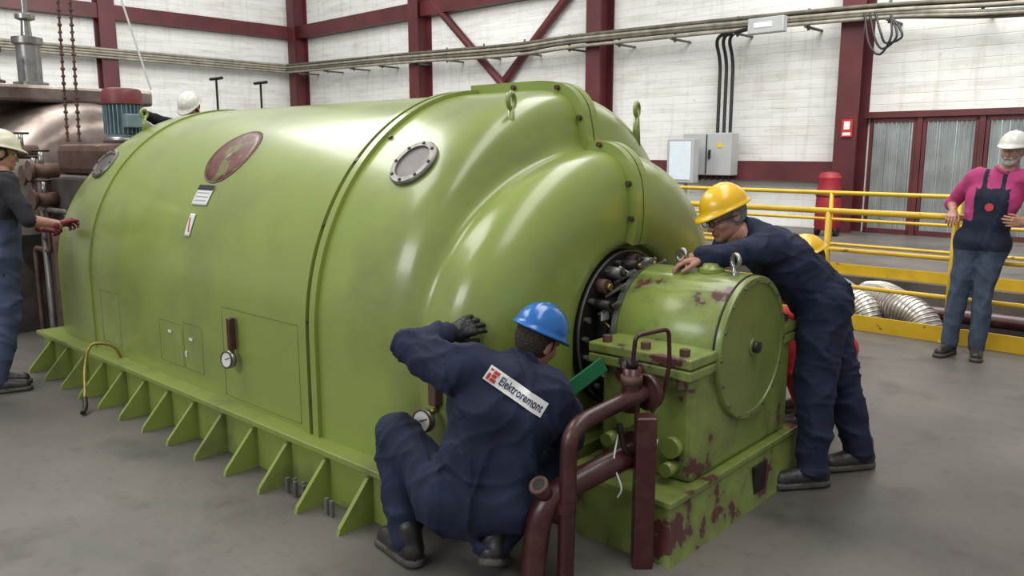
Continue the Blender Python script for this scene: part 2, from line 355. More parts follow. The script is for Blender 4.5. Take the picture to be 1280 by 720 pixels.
def patch(name,s,z,ws,wz,m,off=.004,disc=False,rot=0,k=10,inner=0,th=.005):
    V=[];F=[]; _,b=ab(s); phi0=math.asin(min(1,(z-Z0)/b)) if z>Z0 else (z-Z0)/b
    def P(u,v):
        uu=u*cos(rot)-v*sin(rot); vv=u*sin(rot)+v*cos(rot)
        return onsurf(s+uu,phi=phi0+vv/b,off=off)[0]
    if disc:
        rr=[inner]+[inner+(1-inner)*(j+1)/4 for j in range(4)]; nn=40
        for r in rr:
            for i in range(nn): V.append(P(ws*r*cos(2*pi*i/nn),wz*r*sin(2*pi*i/nn)))
        for j in range(4):
            for i in range(nn): F.append((j*nn+i,j*nn+(i+1)%nn,(j+1)*nn+(i+1)%nn,(j+1)*nn+i))
    else:
        for i in range(k+1):
            for j in range(k+1): V.append(P(ws*(i/k-.5),wz*(j/k-.5)))
        for i in range(k):
            for j in range(k): q=i*(k+1)+j; F.append((q,q+k+1,q+k+2,q+1))
    o=mesh(name,V,F,m,gen,True); sd=o.modifiers.new('s','SOLIDIFY'); sd.thickness=th; sd.offset=0
    return o
patch('round_emblem',-2.98,1.635,.225,.225,LOGO,off=.0015,disc=True,th=.003)
patch('emblem_rim',-2.98,1.635,.225,.225,RUST,off=.0025,disc=True,inner=.955,th=.003)
for s,z in((-1.27,1.595),(-4.72,1.56)):
    p,nn=onsurf(s,z=z)
    lathe('porthole_ring',[(-.02,.132),(.012,.132),(.02,.125),(.02,.098),(.008,.095)],p,nn,DULL,gen,40)
    cyl('porthole_glass',p-nn*.01,p+nn*.01,.096,GLASS,gen)
    x,y,zz=frame_to((0,0,0),nn)
    cyls('porthole_screws',[(p+(x*cos(a)+y*sin(a))*.113,p+(x*cos(a)+y*sin(a))*.113+nn*.026,.008) for a in [i*pi/4 for i in range(8)]],DARK,gen)
patch('data_plate',-3.0,1.39,.18,.125,WHITE,off=.006); patch('data_plate_header',-3.0,1.435,.18,.035,BLACK,off=.009)
for i in range(3): patch('data_plate_line',-3.0,1.405-.022*i,.14,.004,GREYP,off=.009)
patch('warning_plate',-3.02,1.22,.06,.14,WHITE,off=.006,rot=.0); patch('warning_bolt',-3.02,1.22,.010,.09,REDL,off=.009,rot=.3)
def outline(s0,s1,z0,z1):
    for a,b,c,d in((s0,s1,z0,z0),(s0,s1,z1,z1),(s0,s0,z0,z1),(s1,s1,z0,z1)):
        patch('panel_gap',(a+b)/2,(c+d)/2,max(.005,b-a),max(.005,d-c),GREENG,off=.0005,th=.002)
outline(-2.55,-1.80,.29,.80); outline(-3.35,-3.05,.36,.62); outline(-3.03,-2.8,.36,.64); outline(-4.25,-3.95,.34,.70)
patch('panel_tag',-2.93,.55,.04,.015,WHITE,off=.005); patch('panel_tag',-3.2,.56,.04,.015,WHITE,off=.005); patch('panel_tag',-3.0,.45,.02,.035,WHITE,off=.005)
# axial flange on end bell
V=[];F=[];prof=[(r[0],Z0+r[3]) for r in SI if r[0]>=-1.69 and r[3]>.44 and r[0]>-4]
for k,(s,z) in enumerate(prof):
    a=prof[max(k-1,0)];b=prof[min(k+1,len(prof)-1)]; t=Vector((b[0]-a[0],b[1]-a[1])).normalized(); nn=Vector((-t.y,t.x)); 
    if nn.y<0 and k<3: nn=-nn
    for w,h in((-.055,-.02),(-.055,.048),(-.006,.048),(-.006,.035),(.006,.035),(.006,.048),(.055,.048),(.055,-.02)):
        V.append((s+nn.x*h,L0+w,z+nn.y*h))
for k in range(len(prof)-1):
    for i in range(7): F.append((k*8+i,(k+1)*8+i,(k+1)*8+i+1,k*8+i+1))
k=(len(prof)-1)*8; F.append(tuple(range(8))); F.append(tuple(k+i for i in range(8)))
mesh('bell_flange',V,F,GREEN,gen)
L=[]
for s,z in((-1.35,1.99),(-1.05,1.975),(-.905,1.82),(-.78,1.685),(-.60,1.5),(-.58,1.33)): L.append(((s,-.025,z),(s,.125,z),.014))
cyls('flange_bolts',L,BOLT,gen)
L=[]
for z in(.45,.85,1.3,1.6):
    p,nn=onsurf(-1.683,z=z); L.append((p,p+nn*.022,.013))
p,nn=onsurf(-1.59,z=1.72); L.append((p,p+nn*.012,.013))
cyls('seam_bolts',L,BOLT,gen)
def eyebolt(p,par,R=.035,h=.05,m=STEEL,ax=(1,0,0)):
    p=Vector(p); cyl('eyebolt_shank',p-Vector((0,0,.04)),p+Vector((0,0,h)),R*.75,m,par,R*.45,16); torus('eyebolt_eye',p+Vector((0,0,h+R*.8)),ax,R,R*.36,m,par)
eyebolt((-1.0,-.42,1.73),gen,.035,.13,GREEN,(1,.3,0)); eyebolt((-.98,.62,1.72),gen,.035,.14,GREEN,(1,.3,0)); eyebolt((-4.75,-.5,1.84),gen,.03,.08,GREEN,(1,.3,0))
# base frame
box('base_skirt',(-5.28,-1.19,0),(-.95,1.29,.24),GREEN2,gen); box('base_flange',(-5.32,-1.225,.235),(-.86,1.325,.265),GREEN2,gen,.004); box('base_end',(-.95,-.8,0),(-.60,.9,.26),GREEN2,gen)
V=[];F=[]
for i in range(13):
    s=-1.15-.325*i
    for sg,b0 in((-1,-1.19),(1,1.29)):
        k=len(V)
        for w in(-.011,.011): V+=[(s+w,b0,0),(s+w,b0+sg*.195,0),(s+w,b0+sg*.185,.03),(s+w,b0+sg*.025,.215),(s+w,b0,.215)]
        F+=[tuple(k+j for j in range(5)),tuple(k+5+j for j in range(5))]+[(k+j,k+(j+1)%5,k+5+(j+1)%5,k+5+j) for j in range(5)]
mesh('gussets',V,F,GREEN2,gen)
cyls('anchor_studs',[((-1.70+.035*i,-1.28+.02*(i%2),0),(-1.70+.035*i,-1.28+.02*(i%2),.08),.012) for i in range(6)]+[((-1.36+.04*i,-1.29,0),(-1.36+.04*i,-1.29,.08),.012) for i in range(2)],DULL,gen,8)
# gauges
def gauge(p,nn,par,r=.05):
    p=Vector(p);nn=Vector(nn); cyl('gauge_body',p,p+nn*.03,r,STEEL,par,None,28); cyl('gauge_face',p+nn*.03,p+nn*.032,r*.85,WHITE,par,None,28)
    x,y,z=frame_to((0,0,0),nn); tube('gauge_needle',[p+nn*.034-x*r*.2,p+nn*.034+(x*.6+y*.3)*r],.002,BLACK,par,2)
    torus('gauge_rim',p+nn*.032,nn,r*.93,.005,RUST,par)
gauge((-2.4,-1.16,.53),(0.15,-.98,.1),gen,.048); box('thermometer_case',(-2.42,-1.17,.58),(-2.382,-1.13,.76),MAROON,gen,.008)
cyl('thermometer_stem',(-2.4,-1.15,.56),(-2.4,-1.15,.60),.012,BRASS,gen)
gauge((-.89,-1.09,.51),(0.15,-.97,.15),gen,.052); box('thermometer_case',(-.90,-1.07,.57),(-.85,-1.02,.70),RUST,gen,.008)
cyl('thermometer_stem',(-.88,-1.0,.56),(-.88,-1.09,.53),.012,BRASS,gen)
tube('hose',catmull([(-3.93,-1.13,.20),(-3.95,-1.17,.34),(-3.98,-1.30,.38),(-3.97,-1.36,.25),(-3.84,-1.42,.12),(-3.78,-1.45,.06)],8),.010,BRASS,gen)
tube('hose_tail',catmull([(-3.80,-1.44,.08),(-3.74,-1.46,.04),(-3.68,-1.5,.02)],8),.016,DARK,gen)
# shaft end brush gear
RS=-.68
cyl('shaft',(-.70,L0,Z0),(-.40,L0,Z0),.13,DARK,gen,None,40)
lathe('seal_ring',[(-.02,.40),(.03,.40),(.04,.39),(.04,.22),(.02,.21)],(RS,L0,Z0),(1,0,0),DARK,gen,56)
lathe('inner_ring',[(0,.25),(.08,.25),(.085,.16),(.05,.15)],(RS+.02,L0,Z0),(1,0,0),BLACK,gen,48)
torus('ring_edge',(RS+.035,L0,Z0),(1,0,0),.392,.006,DULL,gen,48)
L=[]
for i in range(24):
    a=2*pi*i/24; c=(L0+.355*cos(a),Z0+.355*sin(a)); L.append(((RS+.03,c[0],c[1]),(RS+.065,c[0],c[1]),.014))
cyls('ring_bolts',L,DULL,gen)
for mm,cnt in((RUST,9),(DARK,14),(DULL,8)):
    L=[]
    for i in range(cnt):
        a=random.uniform(0,2*pi); r=random.uniform(.19,.31); h=random.uniform(.07,.17); c=(L0+r*cos(a),Z0+r*sin(a)); L.append(((RS+.03,c[0],c[1]),(RS+.03+h,c[0]+random.uniform(-.02,.02),c[1]+random.uniform(-.02,.02)),random.uniform(.009,.021)))
    cyls('brush_holders',L,mm,gen,10)
for i in range(34):
    a=random.uniform(pi*.2,pi*1.5); r0=random.uniform(.2,.35); da=random.uniform(-.35,.45)
    P=[(RS+.06,L0+r0*cos(a),Z0+r0*sin(a)),(RS+random.uniform(.10,.17),L0+.28*cos(a+da*.5),Z0+.28*sin(a+da*.5)),(RS+.08,L0+.21*cos(a+da),Z0+.21*sin(a+da))]
    tube('wire',catmull(P,5),random.choice((.004,.006,.008)),(REDL,WHITE,BLACK,BRASS,BLACK,DULL)[i%6],gen,2)
box('wire_tag',(-.58,-.25,.86),(-.575,-.19,.90),WHITE,gen)
for i in range(7):
    a=pi*(.30+.09*i); c=(L0+.33*cos(a),Z0+.345*sin(a)); r=.018+.012*(i%3)/2
    cyl('brush_box',(-.66,c[0],c[1]),(-.53-.03*(i%3),c[0],c[1]),r+.006,(DARK,DULL,RUST)[i%3],gen,None,12); cyl('brush_cap',(-.53-.03*(i%3),c[0],c[1]),(-.51-.03*(i%3),c[0],c[1]),r*.6,BRASS if i%2 else BLACK,gen,None,10); tube('brush_arm',[(-.60,c[0],c[1]-.05),(-.50,c[0]+.02,c[1]+.02)],.009,DULL,gen,3)
# ---------------------------------------------------------------- bearing pedestal
ped=empty('bearing_pedestal',G)
PL=.08
V=[(-.54,-.66,0),(.075,-.66,0),(.075,.66,0),(-.54,.66,0),(-.50,-.62,.25),(.04,-.62,.25),(.04,.62,.25),(-.50,.62,.25)]
mesh('base_box',V,[(3,2,1,0),(4,5,6,7),(0,1,5,4),(1,2,6,5),(2,3,7,6),(3,0,4,7)],GREENP,ped)
box('base_lip',(-.51,-.635,.235),(.055,.635,.262),GREENP,ped,.004); box('base_plate_front',(.052,.10,.06),(.068,.22,.19),DARK,ped)
box('body',(-.45,-.42,.26),(.015,.56,.76),GREENP,ped,.03)
box('split_flange_lower',(-.49,-.47,.72),(.03,.60,.765),GREENP,ped,.008); box('split_flange_upper',(-.49,-.47,.77),(.03,.60,.815),GREENP,ped,.008)
V=[];F=[];nn=32;R=.325
for s in(-.50,.01):
    V.append((s,PL-R-.02,.80)); 
    for i in range(nn+1): a=pi*i/nn; V.append((s,PL-R*cos(a),.78+R*sin(a)))
    V.append((s,PL+R+.02,.80))
q=nn+3
for i in range(q): F.append((i,(i+1)%q,q+(i+1)%q,q+i))
F+= [tuple(range(q)),tuple(q+i for i in range(q))]
o=mesh('cover_arch',V,F,GREENP,ped); o.modifiers.new('b','BEVEL').width=.012; o.data.polygons.foreach_set('use_smooth',[True]*len(o.data.polygons)); o.modifiers.new('e','EDGE_SPLIT').split_angle=radians(45)
lathe('end_cap',[(0,.33),(.03,.33),(.036,.325),(.036,.30),(.03,.298),(.03,.04),(.034,.0)],(.005,PL,.77),(1,0,0),GREEND,ped,64)
torus('end_cap_gasket',(.008,PL,.77),(1,0,0),.331,.005,DARK,ped,56)
cyl('end_cap_knob',(.03,PL,.775),(.065,PL,.775),.026,BLACK,ped); cyl('end_cap_boss',(.03,PL,.775),(.043,PL,.775),.04,GREEND,ped)
cyls('end_cap_bolts',[((.03,PL+.312*cos(a),.77+.312*sin(a)),(.047,PL+.312*cos(a),.77+.312*sin(a)),.009) for a in [i*pi/8 for i in range(16)]],DULL,ped)
cyls('flange_bolts',[((s,l,.80),(s,l,.845),.022) for s in(-.42,-.22,-.03) for l in(-.42,.55)]+[((s,l,.68),(s,l,.725),.022) for s in(-.42,-.22,-.03) for l in(-.44,.58)],RUST,ped)
lathe('oil_seal_ring',[(0,.29),(.04,.30),(.05,.28),(.05,.14)],(-.50,L0+.02,.78),(-1,0,0),TEAL,ped,48)
lathe('oil_seal_band',[(0,.325),(.03,.325),(.03,.3)],(-.50,PL,.78),(-1,0,0),STEEL,ped,48)
eyebolt((-.33,PL-.03,1.09),ped,.03,.05,STEEL,(.3,1,0)); eyebolt((-.05,PL-.04,1.09),ped,.03,.05,STEEL,(.6,1,0))
lathe('filler_cap',[(0,.06),(.02,.06),(.03,.045),(.045,.04),(.05,.0)],(-.18,PL-.02,1.098),(0,0,1),GREENP,ped,24)
lathe('side_flange',[(0,.085),(.03,.085),(.03,.06),(.06,.055)],(-.28,-.42,.52),(0,-1,0),GREENP,ped,28)
cyls('lifting_lugs',[((-.35,-.42,.40),(-.35,-.52,.40),.03),((-.06,-.42,.33),(-.06,-.50,.33),.03),((-.06,-.42,.42),(-.06,-.47,.42),.045)],GREENP,ped,16)
# ---------------------------------------------------------------- oil pipework
pp=empty('oil_pipework',Matrix.Translation((.2,2.86,0)))
bpy.context.view_layer.update()
def W(o,par): o.parent=par; o.matrix_parent_inverse=par.matrix_world.inverted(); return o
W(tube('upper_pipe',fillet([(.57,3.15,.69),(.44,3.04,.68),(.215,2.87,.63),(.205,2.86,.0)],.09),.033,MAROON),pp)
W(tube('lower_pipe',fillet([(.53,3.12,.45),(.38,3.0,.43),(.11,2.87,.34),(.075,2.86,.0)],.12),.050,MAROON),pp)
W(cyl('open_stub',(.14,2.89,.34),(.10,2.84,.415),.034,MAROON),pp); W(torus('open_stub_rim',(.10,2.84,.415),(-.04,-.05,.075),.031,.009,RUST),pp); W(cyl('stub_bore',(.102,2.842,.412),(.099,2.838,.418),.026,BLACK),pp)
W(cyl('upper_flange',(.535,3.12,.69),(.56,3.14,.692),.075,MAROON),pp); W(cyl('lower_flange',(.50,3.10,.447),(.53,3.12,.45),.085,MAROON),pp)
W(cyl('riser',(.48,3.10,.62),(.48,3.10,.80),.036,MAROON),pp); W(cyl('riser_union',(.48,3.10,.73),(.48,3.10,.77),.045,RUST,n=8),pp); W(cyl('riser_cap',(.48,3.10,.80),(.48,3.10,.835),.025,DARK,n=8),pp)
W(tube('sight_line',fillet([(.48,3.08,.83),(.485,3.06,.94),(.63,3.14,.95),(.64,3.15,.80),(.62,3.16,.66),(.57,3.14,.60)],.03),.009,MAROON,res=4),pp)
W(tube('drain_line',fillet([(.50,3.05,.42),(.44,3.0,.50),(.42,3.0,.60)],.03),.012,DARK,res=4),pp)
W(box('post',(.485,2.97,0),(.565,3.05,.63),MAROON,bev=.006),pp)
W(tube('collar_a',[(.205,2.86,.3),(.205,2.86,.34)],.040,MAROON),pp)
W(tube('wire_tail',catmull([(.42,3.02,.55),(.40,2.98,.45),(.43,2.97,.35),(.42,2.99,.3)],6),.004,WHITE,res=2),pp)
W(cyls('valve',[((.46,3.13,.78),(.46,3.20,.80),.02),((.44,3.20,.80),(.50,3.20,.80),.012)],DARK,n=12),pp)
W(tube('white_line',catmull([(.50,3.04,.40),(.54,2.98,.46),(.57,2.99,.54)],6),.005,WHITE,res=2),pp)
# ---------------------------------------------------------------- turbine & left clutter
tb=empty('steam_turbine',G)
lathe('casing_cylinder',[(0,.4),(.0,.85),(.1,1.0),(.3,1.12),(.9,1.18),(.95,1.24),(1.05,1.24),(1.1,1.18),(2.2,1.25),(3.2,1.0),(4.0,.8),(4.0,.1)],(-6.6,-.1,1.0),(-1,0,0),TURB,tb,72)
box('joint_flange',(-10.6,-1.55,.92),(-6.65,1.35,1.08),TURB,tb,.01); cyls('joint_bolts',[((-6.9-.22*i,-1.45,1.08),(-6.9-.22*i,-1.45,1.2),.035) for i in range(16)],RUST,tb)
box('foundation',(-10.8,-1.3,0),(-6.6,1.2,.9),FOUND,tb); box('front_housing',(-6.5,-.75,0),(-5.4,.75,1.45),FOUND,tb,.03)
box('housing_top',(-6.4,-.6,1.45),(-5.5,.6,1.72),RUST,tb,.06)
box('top_ledge',(-9.4,-1.1,2.12),(-7.0,.6,2.28),TURB,tb,.03)
tube('steam_pipe_a',fillet([(-8.1,-.75,2.2),(-8.1,-.75,3.0),(-8.1,-2.6,3.0)],.2),.10,RUST,tb); tube('steam_pipe_b',fillet([(-7.3,-.9,1.0),(-6.9,-1.5,1.0),(-6.9,-1.5,.0)],.2),.13,RUST,tb)
cyl('steam_pipe_flange',(-8.1,-.75,2.3),(-8.1,-.75,2.36),.18,RUST,tb); cyl('steam_pipe_flange_b',(-8.1,-1.2,3.0),(-8.1,-1.26,3.0),.16,DULL,tb)
lathe('relief_valve',[(0,.16),(.06,.16),(.07,.11),(.42,.11),(.44,.14),(.5,.14),(.52,.05),(.66,.04),(.68,.09),(.72,.09),(.74,.03),(.95,.03)],(-7.6,-.36,2.28),(0,0,1),STEEL,tb,32)
lathe('relief_valve_b',[(0,.1),(.05,.1),(.06,.06),(.30,.05),(.32,.09),(.36,.09),(.38,.0)],(-7.4,-.75,2.28),(0,0,1),RUST,tb,24)
for s,l,z in((-6.0,-.85,1.25),(-5.7,-.95,1.5),(-6.3,-.9,1.65),(-5.5,-.85,1.0),(-6.2,-.85,1.45)):
    cyl('valve_body',(s,l-.08,z),(s,l+.12,z),.06,RUST,tb,None,16); cyl('valve_stem',(s,l,z),(s,l,z+.16),.02,STEEL,tb,None,12); torus('valve_wheel',(s,l,z+.16),(0,0,1),.06,.009,DARK,tb)
    lathe('valve_flange',[(0,.085),(.02,.085)],(s,l-.08,z),(0,-1,0),RUST,tb,20)
for i in range(4):
    tube('pipe_run',fillet([(-6.4+.28*i,-.84,.05),(-6.4+.28*i,-.84,.8+.12*i),(-6.0-.1*i,-.84,.8+.12*i),(-6.0-.1*i,-.84,1.45)],.06),.022+.008*(i%3),(RUST,DULL,RUST,DULL)[i],tb,4)
dk=empty('turbine_deck',G); box('deck_plate',(-7.2,1.36,.5),(-5.4,2.8,.55),RUST,dk); box('deck_plate_inner',(-6.55,.78,.5),(-5.4,1.36,.55),RUST,dk)
cyls('deck_legs',[((a,b,0),(a,b,.5),.05) for a in(-7.1,-5.45) for b in(1.4,2.5)],RUST,dk,8)
vs=empty('valve_spindle',G)
cyls('spindles',[((-6.4,1.0,.55),(-6.4,1.0,2.40),.012),((-6.52,1.0,2.40),(-6.28,1.0,2.40),.016),((-6.3,1.45,.55),(-6.3,1.45,2.38),.012),((-6.42,1.45,2.38),(-6.18,1.45,2.38),.016)],DARK,vs,8)
mo=empty('electric_motor',G@Matrix.Translation((-5.9,-.18,1.76)))
lathe('body',[(0,.14),(.04,.15),(.05,.13),(.30,.13),(.31,.15)],(0,0,0),(0,0,1),MOTBL,mo,36)
V=[];F=[]
for i in range(28):
    a=2*pi*i/28; M=Matrix.Rotation(a,4,'Z'); k=len(V)
    for x,y,z in((.12,-.004,.05),(.165,-.004,.05),(.165,-.004,.30),(.12,-.004,.30),(.12,.004,.05),(.165,.004,.05),(.165,.004,.30),(.12,.004,.30)): V.append(M@Vector((x,y,z)))
    for f in((0,1,2,3),(7,6,5,4),(0,4,5,1),(1,5,6,2),(2,6,7,3),(3,7,4,0)): F.append(tuple(k+j for j in f))
mesh('cooling_fins',V,F,MOTBL,mo)
lathe('fan_cowl',[(0,.172),(.09,.172),(.13,.15),(.14,.10),(.14,0)],(0,0,.31),(0,0,1),MOTRD,mo,36); box('terminal_box',(.12,-.07,.1),(.24,.07,.22),MOTBL,mo,.01)
cyl('base_ring',(0,0,-.03),(0,0,.02),.18,STEEL,mo)
ch=empty('hoist_chain',G)
for x,l in((-5.95,-.55),(-6.02,-.62)):
    P=[Vector((x+.0035*i,l,1.75+.06*i)) for i in range(70)]
    tube('chain_core',P,.009,RUST,ch,2)
    cyls('chain_links',[(p+Vector((-.014,0,0)) if i%2 else p+Vector((0,-.014,0)),p+Vector((.014,0,0)) if i%2 else p+Vector((0,.014,0)),.014) for i,p in enumerate(P)],RUST,ch,6)
tube('lifting_rope',[(-5.75,0.02,2.2),(-6.0,-.4,4.2),(-6.1,-.5,6)],.009,WHITE,ch,2)
# ---------------------------------------------------------------- implicit surfaces for figures
def sdf_prim(p,P):
    if p[0]=='c':
        a=np.array(p[1],float);b=np.array(p[2],float);ba=b-a; L=max(ba@ba,1e-9)
        h=np.clip(((P-a)@ba)/L,0,1); return np.linalg.norm(P-a-h[:,None]*ba,axis=1)-(p[3]+(p[4]-p[3])*h)
    c=np.array(p[1],float);r=np.array(p[2],float); q=P-c
    k0=np.linalg.norm(q/r,axis=1);k1=np.linalg.norm(q/(r*r),axis=1)+1e-9; return k0*(k0-1)/k1
def smin(a,b,k):
    h=np.clip(.5+.5*(b-a)/k,0,1); return b*(1-h)+a*h-k*h*(1-h)
def make_f(prims,post=None):
    def f(P):
        d=None
        for p in prims:
            di=sdf_prim(p,P)
            k=p[-1]
            if p[-2]=='SUB': d=-smin(-d,di,k); continue
            d=di if d is None else smin(d,di,k)
        if post: d=post(P,d)
        return d
    return f
def surfnet(f,lo,hi,h):
    lo=np.array(lo,float);n=np.ceil((np.array(hi)-lo)/h).astype(int)+1
    g=np.stack(np.meshgrid(*[lo[i]+h*np.arange(n[i]) for i in range(3)],indexing='ij'),-1)
    D=np.concatenate([f(c) for c in np.array_split(g.reshape(-1,3),max(1,g.size//600000))]).reshape(n)
    I=D<0; c=np.zeros(n-1,int)
    for i in(0,1):
        for j in(0,1):
            for k in(0,1): c+=I[i:n[0]-1+i,j:n[1]-1+j,k:n[2]-1+k]
    act=(c>0)&(c<8); idx=-np.ones(n-1,int); idx[act]=np.arange(act.sum())
    Pv=lo+h*(np.argwhere(act)+.5)
    e=h*.2
    for it in range(4):
        d=f(Pv); gr=np.stack([f(Pv+e*np.eye(3)[a])-f(Pv-e*np.eye(3)[a]) for a in range(3)],1)/(2*e)
        gn=np.sum(gr*gr,1)+1e-6; st=-(d/gn)[:,None]*gr; ln=np.linalg.norm(st,axis=1,keepdims=True); st*=np.minimum(1,h*.6/(ln+1e-9)); Pv=Pv+st
    quads=[]
    for a in range(3):
        b,cx=(a+1)%3,(a+2)%3
        s0=[slice(None)]*3;s1=[slice(None)]*3; s0[a]=slice(0,-1);s1[a]=slice(1,None)
        A=I[tuple(s0)];B=I[tuple(s1)]; E=np.argwhere(A!=B)
        ok=(E[:,b]>0)&(E[:,cx]>0)&(E[:,b]<n[b]-1)&(E[:,cx]<n[cx]-1); E=E[ok]; ins=A[tuple(E.T)]
        def cell(db,dc):
            q=E.copy(); q[:,b]+=db;q[:,cx]+=dc; return idx[tuple(q.T)]
        Q=np.stack([cell(-1,-1),cell(0,-1),cell(0,0),cell(-1,0)],1); Q[~ins]=Q[~ins][:,::-1]; quads.append(Q)
    return Pv,np.concatenate(quads)
def implicit(name,prims,h,mats,labels,M=None,parent=None,post=None,region=None,pad=.03):
    lo=np.full(3,1e9);hi=-lo
    for p in prims:
        if p[-2]=='SUB': continue
        if p[0]=='c': 
            for q,r in((p[1],p[3]),(p[2],p[4])): lo=np.minimum(lo,np.array(q)-r);hi=np.maximum(hi,np.array(q)+r)
        else: lo=np.minimum(lo,np.array(p[1])-p[2]);hi=np.maximum(hi,np.array(p[1])+p[2])
    f=make_f(prims,post)
    V,Q=surfnet(f,lo-pad,hi+pad,h)
    C=V[Q].mean(1)
    pr=[p for p in prims if p[-2]!='SUB']
    D=np.stack([sdf_prim(p,C) for p in pr],0); lab=[pr[i][-2] for i in np.argmin(D,0)]
    if region is not None:
        nrm=np.cross(V[Q[:,2]]-V[Q[:,0]],V[Q[:,3]]-V[Q[:,1]]); nrm/=np.linalg.norm(nrm,axis=1,keepdims=True)+1e-9
        lab=region(C,nrm,lab)
    me=bpy.data.meshes.new(name); me.from_pydata(V.tolist(),[],Q.tolist()); me.update()
    for l in labels: me.materials.append(mats[l])
    me.polygons.foreach_set('material_index',[labels.index(l) if l in labels else 0 for l in lab])
    me.polygons.foreach_set('use_smooth',[True]*len(me.polygons))
    if M is not None: me.transform(M)
    o=bpy.data.objects.new(name,me); COL.objects.link(o)
    if parent: W(o,parent)
    return o,f
def head(parent,M,hair=HDARK,helmet=HYEL,beard=None,glasses=False):
    S=M@Matrix.Scale(.93,4)
    P=[('e',(0,.012,.035),(.077,.097,.095),'skin',.01),('e',(0,-.02,-.03),(.062,.075,.085),'skin',.03),('e',(0,-.04,-.075),(.046,.05,.04),'skin',.03),
       ('c',(-.008,-.08,-.098),(.008,-.08,-.098),.015,.015,'skin',.02),('c',(-.036,-.08,.024),(.036,-.08,.024),.013,.013,'skin',.015),
       ('e',(.038,-.062,-.025),(.026,.026,.026),'skin',.02),('e',(-.038,-.062,-.025),(.026,.026,.026),'skin',.02),
       ('c',(0,.02,-.06),(0,.04,-.15),.055,.058,'skin',.03),
       ('e',(.032,-.104,.004),(.019,.019,.013),'SUB',.01),('e',(-.032,-.104,.004),(.019,.019,.013),'SUB',.01),
       ('c',(0,-.088,.012),(0,-.113,-.03),.008,.012,'skin',.012),('c',(-.012,-.102,-.035),(.012,-.102,-.035),.008,.008,'skin',.008),
       ('c',(-.022,-.088,-.062),(0,-.096,-.060),.006,.0075,'lip',.006),('c',(.022,-.088,-.062),(0,-.096,-.060),.006,.0075,'lip',.006),
       ('c',(-.018,-.089,-.070),(.018,-.089,-.070),.007,.007,'lip',.006),
       ('e',(.077,.014,-.004),(.010,.021,.034),'skin',.008),('e',(-.077,.014,-.004),(.010,.021,.034),'skin',.008),
       ('e',(0,.030,.026),(.084,.100,.112),'hair',.004)]
    labs=['skin','lip','hair','beard']
    if beard:
        P+=[('e',(0,-.055,-.088),(.052,.046,.038),'beard',.012),('c',(-.055,-.03,-.05),(.0,-.08,-.10),.016,.02,'beard',.012),('c',(.055,-.03,-.05),(.0,-.08,-.10),.016,.02,'beard',.012),('c',(-.026,-.092,-.055),(.026,-.092,-.055),.008,.008,'beard',.006)]
    implicit('head',P,.005,{'skin':SKIN,'lip':LIP,'hair':hair,'beard':beard or hair},labs,S,parent)
    for sx in(-1,1):
        for nm,c,r,mm in(('eye',(sx*.032,-.083,.004),.0125,EYEW),('iris',(sx*.032,-.0905,.003),.0065,EYEI)):
            bm=bmesh.new(); bmesh.ops.create_uvsphere(bm,u_segments=14,v_segments=10,radius=r); bm.transform(S@Matrix.Translation(c)); me=bpy.data.meshes.new(nm); bm.to_mesh(me);bm.free(); W(finish(nm,me,mm,None,True),parent)
        W(tube('eyebrow',[S@Vector(q) for q in((sx*.018,-.094,.024),(sx*.034,-.093,.029),(sx*.05,-.083,.024))],.004,hair,None,3),parent)
        if glasses:
            W(tube('glasses_rim',[S@Vector((sx*.034+.025*cos(2*pi*i/20),-.112,.002+.018*sin(2*pi*i/20))) for i in range(20)],.0022,BLACK,None,2,True),parent)
            W(tube('glasses_arm',[S@Vector(q) for q in((sx*.058,-.11,.006),(sx*.084,-.05,.006),(sx*.088,.02,.0))],.0025,BLACK,None,2),parent)
    V=[];F=[];n=56;prof=[(1.10,-.012,1),(1.07,-.004,.7),(1.0,.004,.1)]+[(cos(t),sin(t),0) for t in [pi/2*i/12 for i in range(1,12)]]
    for rr,zz,pk in prof:
        for i in range(n):
            a=2*pi*i/n; x=sin(a);y=-cos(a); front=max(0,cos(a))**2
            X=.112*rr*x;Y=.137*rr*y-front*.04*pk; Z=(zz if pk else .120*zz)-front*.012*pk
            if not pk:
                rg=max(0,1-abs(X/.014))*.006+max(0,1-abs((abs(X)-.045)/.010))*.004; Z+=rg*min(1,zz*1.6)
            V.append((X,Y+.012,Z+.055))
    for k in range(len(prof)-1):
        for i in range(n): F.append((k*n+i,k*n+(i+1)%n,(k+1)*n+(i+1)%n,(k+1)*n+i))
    V.append((0,.012,.181)); k=(len(prof)-1)*n
    for i in range(n): F.append((k+i,k+(i+1)%n,len(V)-1))
    V=[S@Vector(v) for v in V]
    o=mesh('helmet',V,F,helmet,None,True); o.modifiers.new('s','SOLIDIFY').thickness=.004; W(o,parent)
    W(tube('helmet_band',[S@Vector((.098*sin(2*pi*i/32),.012-.12*cos(2*pi*i/32),.045)) for i in range(32)],.008,BLACK,None,3,True),parent)
